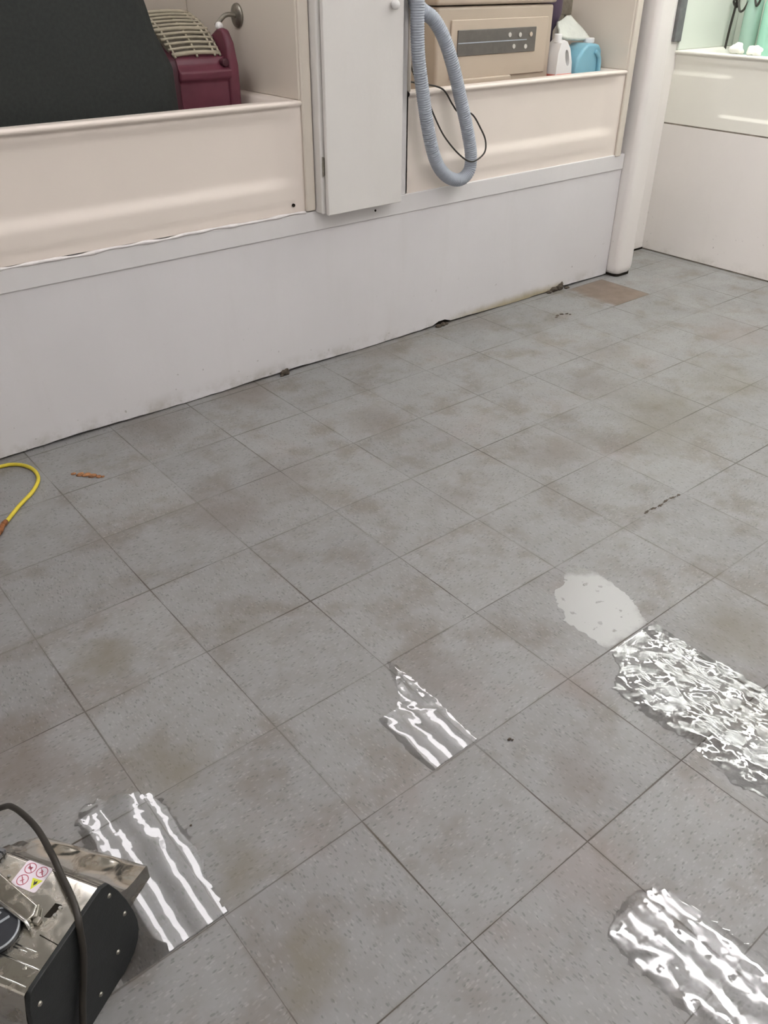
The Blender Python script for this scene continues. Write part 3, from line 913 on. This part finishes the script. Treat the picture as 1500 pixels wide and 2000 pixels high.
bar(bm, -0.0095, 0.1140, -0.0025, 0.1200, 0.0018, zs - 0.0001); bar(bm, -0.009, 0.1195, -0.0045, 0.1150, 0.0014, zs - 0.0001)
obj('pictogram', bm, m_stred, st)
tri = obj('warning_triangle', flat_poly(bmesh.new(), [(-0.0150, 0.0955), (0.0020, 0.1045), (0.0030, 0.0870)], zs), m_styel, st)
bm = bmesh.new()
flat_poly(bm, [(-0.0085, .0955), (-0.0035, .0975), (0.0000, .0935), (-0.0045, .0925)], zs + 0.0003); bar(bm, -0.0055, 0.0965, -0.0005, 0.0985, 0.0012, zs + 0.0003)
obj('triangle_mark', bm, m_stblk, tri)
# slot, seam, grooves, studs
obj('slot', flat_poly(bmesh.new(), [(-.0190, .0350), (-.0200, .0460), (-.0430, .0480), (-.0405, .0385)], ZT + 0.0002, 0.0006), m_gap, mo)
bm = bmesh.new(); bar(bm, -.0670, .0360, -.0705, .0010, 0.0012, ZT + 0.0001, 0.0005)
obj('seam', bm, m_gap, mo)
bm = bmesh.new()
for x, y0, y1, w in ((-.0890, .060, .024, .0011), (-.0935, .060, .036, .0011), (-.108, .075, .004, .0013), (-.133, .10, .006, .0012)):
    cyl(bm, (x, y0, ZT + 0.0002), (x, y1, ZT + 0.0002), w, 10)
obj('raised_bead', bm, m_steel, mo, smooth=True)
for x, y in ((-.008, .1395), (-.024, .034), (-.112, .026), (-.036, .034)):
    bm = bmesh.new(); cyl(bm, (x, y, ZT), (x, y, ZT + 0.003), 0.0034, 12, 0.0026)
    obj('stud', bm, m_steel, mo)
# handle bar lying over the top, with a small clamp at its end
bm = bmesh.new()
prism(bm, [(-.004, .190), (-.012, .150), (-.035, .062), (-.050, .056), (-.062, .062), (-.056, .095), (-.052, .118), (-.050, .190)], lambda x, y: (x, y, ZT + 0.0005), lambda x, y: (x, y, ZT + 0.013))
obj('handle_bar', bm, m_chrome, mo, bevel=0.003, seg=3)
bm = bmesh.new(); tube(bm, [Vector(p) for p in ((-.052, .118, ZT + .013), (-.062, .062, ZT + .012), (-.067, .050, ZT + .008))], 0.0028, 10)
obj('edge_wire', bm, m_steel, mo, smooth=True)
bm = bmesh.new(); cyl(bm, (-.033, .066, ZT + 0.004), (-.052, .055, ZT + 0.006), 0.0052, 14)
box(bm, -.058, -.047, .046, .056, ZT, ZT + 0.008)
obj('clamp', bm, m_dsteel, mo, bevel=0.002)
# round badge
bd = obj('badge', flat_poly(bmesh.new(), circ(-.086, .0960, .0335, 40), ZT + 0.0005, 0.0095), m_badge, mo, bevel=0.001)
bm = bmesh.new()
P = [Vector((-.086 + .0325 * math.cos(2 * math.pi * k / 48), .0960 + .0325 * math.sin(2 * math.pi * k / 48), ZT + 0.0095)) for k in range(49)]
tube(bm, P, 0.0017, 8)
obj('badge_rim', bm, m_silver, bd, smooth=True)
bm = bmesh.new()
bar(bm, -.0630, .0895, -.0835, .1010, .0040, ZT + 0.0100, 0.0008)
bar(bm, -.0620, .1060, -.0745, .1080, .0036, ZT + 0.0100, 0.0008)
bar(bm, -.0835, .1010, -.1080, .1080, .0040, ZT + 0.0100, 0.0008)
obj('badge_letter', bm, m_silver, bd)
# ribbed rubber cuff at the far left of the top
bm = bmesh.new()
for k in range(9):
    x = 0.024 - k * 0.0085
    box(bm, x - 0.0062, x, 0.172, 0.30, ZT + 0.001, ZT + 0.010)
box(bm, -0.052, 0.026, 0.174, 0.30, ZT, ZT + 0.005)
obj('ribbed_grip', bm, m_greymet, mo, bevel=0.001)
bm = bmesh.new(); box(bm, -.1575, -.150, .012, .030, 0.105, 0.125)
obj('rear_slot', bm, m_gap, mo)

P = catmull([(-0.66, 0.50, 0.009), (-0.60, 0.45, 0.03), (-0.54, 0.362, 0.12), (-0.523, 0.305, 0.165), (-0.511, 0.215, 0.200), (-0.512, 0.119, 0.238), (-0.514, 0.077, 0.2395), (-0.515, 0.041, 0.2395), (-0.518, 0.006, 0.236), (-0.524, -0.013, 0.222), (-0.530, -0.019, 0.180), (-0.541, -0.026, 0.138), (-0.557, -0.037, 0.088), (-0.574, -0.052, 0.028), (-0.585, -0.072, 0.0075), (-0.64, -0.16, 0.0065)], 10)
bm = bmesh.new(); tube(bm, P, 0.0052, 12)
tag(obj('machine_cable', bm, m_cord, smooth=True), 'dark rubber cable draped over the polished steel machine', 'cable')

# ------------------------------------------------------------------ yellow cord and small debris on the floor
t = thing('yellow_cord', 'yellow cord loop lying on the floor at the left edge', 'cord', (0, 0, 0))
P = catmull([(-0.40, 1.86 - .06, .0062), (-0.25, 1.82, .0062), (-0.10, 1.812, .0062), (-0.06, 1.80, .0062), (-0.03, 1.765, .0062), (-0.018, 1.71, .0062), (-0.03, 1.65, .0062), (-0.07, 1.59, .0062), (-0.13, 1.535, .0062), (-0.197, 1.463, .0062)], 10)
bm = bmesh.new(); tube(bm, P, 0.0060, 12)
obj('cord_line', bm, m_yellow, t, smooth=True)
bm = bmesh.new()
tube(bm, [Vector(p) for p in ((-0.190, 1.470, .009), (-0.200, 1.460, .009), (-0.205, 1.455, .009), (-0.215, 1.440, .009), (-0.222, 1.428, .009), (-0.235, 1.41, .009))], lambda i, s: (0.0075, 0.0088, 0.007, 0.0088, 0.0085, 0.006)[i], 12)
obj('connector', bm, m_rust, t, smooth=True)

def crumb(name, pts_r, label, cat, m, seed):
    """flat irregular scrap following a path of (x, y, radius, height)"""
    random.seed(seed)
    b = bmesh.new()
    for x, y, r, h in pts_r:
        mt = Matrix.Translation((x, y, h * 0.35)) @ Matrix.Diagonal((r, r * random.uniform(.55, .9), h, 1))
        res = bmesh.ops.create_icosphere(b, subdivisions=2, radius=1.0, matrix=mt)
        for v in res['verts']:
            v.co += Vector((random.uniform(-.18, .18) * r, random.uniform(-.18, .18) * r, random.uniform(-.1, .1) * h))
            v.co.z = max(v.co.z, 0.0004)
    o = obj(name, b, m, smooth=True)
    return tag(o, label, cat)
crumb('debris_scrap', [(0.075, 1.625, .009, .003), (0.090, 1.607, .013, .004), (0.105, 1.592, .014, .005), (0.118, 1.573, .015, .005), (0.132, 1.557, .010, .004), (0.142, 1.548, .006, .003)], 'orange brown scrap on the floor right of the yellow cord', 'debris', m_rustdirt, 2)
crumb('dirt_crumb', [(0.370, -0.040, .0045, .004), (0.3745, -0.045, .0032, .003)], 'small dark crumb on the tile between the wet patches', 'debris', m_dirt, 3)
crumb('dirt_crumb', [(-0.262, 0.200, .0026, .003)], 'tiny dark crumb beside the left wet patch', 'debris', m_dirt, 4)
crumb('dirt_clump', [(1.040, 1.853, .012, .016), (1.055, 1.85, .014, .02), (1.03, 1.845, .008, .008)], 'grey brown fluff clump against the white board base, left of centre', 'debris', m_dirt, 5)
crumb('dirt_clump', [(1.895, 1.856, .014, .010), (1.925, 1.858, .016, .012), (1.95, 1.86, .010, .008)], 'dark dirt wedged under the board below the middle bathtub', 'debris', m_dirt, 6)
crumb('dirt_clump', [(2.66, 1.856, .016, .010), (2.70, 1.86, .024, .018), (2.74, 1.86, .018, .022), (2.755, 1.858, .010, .03), (2.79, 1.85, .016, .008)], 'dark dirt clump at the board base left of the post', 'debris', m_dirt, 7)
crumb('dirt_streak', [(2.42, 1.60, .009, .0016), (2.44, 1.612, .011, .002), (2.47, 1.612, .012, .002), (2.495, 1.60, .010, .002), (2.50, 1.585, .007, .0016)], 'dark curved dirt mark on the tile below the brown tile', 'debris', m_dirt, 8)
crumb('dirt_streak', [(1.335 + k * 0.009, 0.311 + 0.003 * math.sin(k * .6), .0045 + .002 * math.sin(k * 1.7), .0006) for k in range(20)], 'long dark scuff along a seam in the right half of the floor', 'debris', m_dirt, 9)

# ------------------------------------------------------------------ wet patches
def puddle(name, pts, label, m, jag=0.006, seed=1):
    random.seed(seed)
    P2 = []
    n = len(pts)
    for i in range(n):
        a, b = Vector(pts[i][:2]), Vector(pts[(i + 1) % n][:2])
        straight = len(pts[i]) > 2
        k = max(2, int((b - a).length / 0.007))
        for j in range(k):
            p = a.lerp(b, j / k)
            q = 0.0008 if straight else jag
            P2.append((p.x + random.uniform(-q, q), p.y + random.uniform(-q, q)))
    b = bmesh.new()
    c = (sum(p[0] for p in P2) / len(P2), sum(p[1] for p in P2) / len(P2))
    def rg(k, z): return [(c[0] + (x - c[0]) * k, c[1] + (y - c[1]) * k, z) for x, y in P2]
    loft(b, [rg(1.0, 0.0003), rg(0.985, 0.0005)], False, True)
    o = obj(name, b, m, smooth=False)
    return tag(o, label, 'puddle')
w_l = water('clear_water_left', 0.0008, 15, fall=(0.10, 0.32), holes=0.36)
w_m = water('clear_water_middle', 0.0008, 18, fall=(0.05, 0.25), holes=0.40)
w_r = water('clear_water_right', 0.0011, 21, holes=0.42, rough=(0.012, 0.075))
w_b = water('clear_water_lower_right', 0.0007, 14, holes=0.42, rough=(0.012, 0.045))
w_f = water('painted_sheen_wax_film', 0.0003, 20, rough=0.30, holes=0.30, painted_sheen=0.42)  # glossy film whose whitish tone is a painted ceiling light reflection
S1 = (1,)
puddle('water_puddle', [(-0.432, 0.350), (-0.405, 0.375), (-0.35, 0.365), (-0.29, 0.325), (-0.278, 0.290), (-0.272, 0.19), (-0.280, 0.11), (-0.290, 0.10), (-0.294, 0.003, 1), (-0.435, 0.001, 1), (-0.49, 0.003, 1), (-0.49, 0.08), (-0.45, 0.20)], 'clear water patch reflecting lamp tubes beside the steel machine', w_l, 0.005, 11)
puddle('water_puddle', [(0.318, 0.312), (0.328, 0.30), (0.330, 0.244), (0.327, 0.143), (0.318, 0.003, 1), (0.188, 0.002, 1), (0.180, 0.059), (0.188, 0.182), (0.239, 0.183), (0.266, 0.200), (0.290, 0.254)], 'small clear water patch with lamp streaks at floor centre', w_m, 0.003, 12)
puddle('sheen_wax_film', [(0.939, 0.287), (0.968, 0.263), (0.985, 0.211), (0.972, 0.10), (0.920, 0.003, 1), (0.834, 0.003, 1), (0.762, 0.005), (0.763, 0.145), (0.791, 0.161), (0.790, 0.185), (0.818, 0.219), (0.828, 0.235), (0.870, 0.235)], 'glossy film patch with painted whitish lamp sheen above the big right wet patch', w_f, 0.004, 13)
puddle('water_puddle', [(0.760, -0.004, 1), (0.935, -0.006), (0.93, -0.101), (0.935, -0.194), (0.94, -0.324), (0.95, -0.46), (0.80, -0.55), (0.660, -0.47), (0.640, -0.411), (0.665, -0.282), (0.655, -0.197), (0.665, -0.083), (0.725, -0.060)], 'large choppy wet patch glaring at the right edge', w_r, 0.004, 14)
puddle('water_puddle', [(0.300, -0.425), (0.336, -0.450), (0.352, -0.537), (0.362, -0.646), (0.40, -0.78), (0.20, -0.80), (0.175, -0.69), (0.180, -0.595), (0.176, -0.493), (0.188, -0.437), (0.224, -0.425)], 'wet patch with bright streaks in the lower right corner', w_b, 0.006, 15)

# ------------------------------------------------------------------ ceiling fixtures (above the frame, some seen mirrored in the wet floor)
def fixture(x0, x1, y0, y1, label, mt, xs=None, z=CEIL):
    t = thing('ceiling_light', label, 'ceiling light', ((x0 + x1) / 2, (y0 + y1) / 2, z), group='fluorescent lights on the ceiling')
    w, l = (x1 - x0) / 2, (y1 - y0) / 2
    b = bmesh.new()
    box(b, -w - .05, w + .05, -l - .04, l + .04, -0.012, -0.002)
    for s in (-1, 1):
        box(b, s * (w + .05) - .012, s * (w + .05) + .012, -l - .04, l + .04, -0.07, -0.002)
        box(b, -w - .04, w + .04, s * (l + .04) - .012, s * (l + .04) + .012, -0.07, -0.002)
    obj('housing', b, m_house, t)
    for xx in (xs or [x0 + .02, x0 + (x1 - x0) * .35, x0 + (x1 - x0) * .68, x1 - .02]):
        b = bmesh.new()
        cyl(b, (xx - (x0 + x1) / 2, -l, -0.040), (xx - (x0 + x1) / 2, l, -0.040), 0.0135, 10)
        obj('lamp_tube', b, mt, t, smooth=True)
fixture(-0.04, 0.28, 1.27, 2.50, 'four tube fluorescent ceiling light above the left bathtub', m_tube, [-0.03, 0.05, 0.18, 0.27])
fixture(1.70, 2.05, 1.27, 2.50, 'four tube fluorescent ceiling light above the middle bathtub', m_tube, [1.712, 1.81, 1.93, 2.04])
fixture(1.70, 2.08, -1.02, 0.22, 'four tube fluorescent ceiling light over the open floor', m_tube_m, [1.72, 1.83, 1.96, 2.06])
fixture(3.12, 3.72, 0.10, 1.35, 'four tube fluorescent ceiling light by the right bathtub', m_tube_g, [3.15, 3.32, 3.52, 3.70])
fixture(3.36, 3.74, 1.42, 2.03, 'short fluorescent ceiling light in the corner near the post', m_tube_g, [3.38, 3.49, 3.61, 3.72])
fixture(-0.04, 0.28, -1.02, 0.22, 'four tube fluorescent ceiling light nearest the camera', m_tube_r, [-0.03, 0.06, 0.18, 0.27])
fixture(-1.90, -1.58, -1.02, 0.22, 'added four tube fill light at the far left of the room', m_tube_r)  # unseen light added to brighten the board under the right tub
fixture(1.70, 2.08, -3.05, -1.85, 'added four tube fill light at the front wall, right one', m_tube_r)  # unseen, added behind the camera to lift the upright white boards
fixture(-0.04, 0.28, -3.05, -1.85, 'added four tube fill light at the front wall, left one', m_tube_r)  # second unseen fill added behind the camera for the white boards
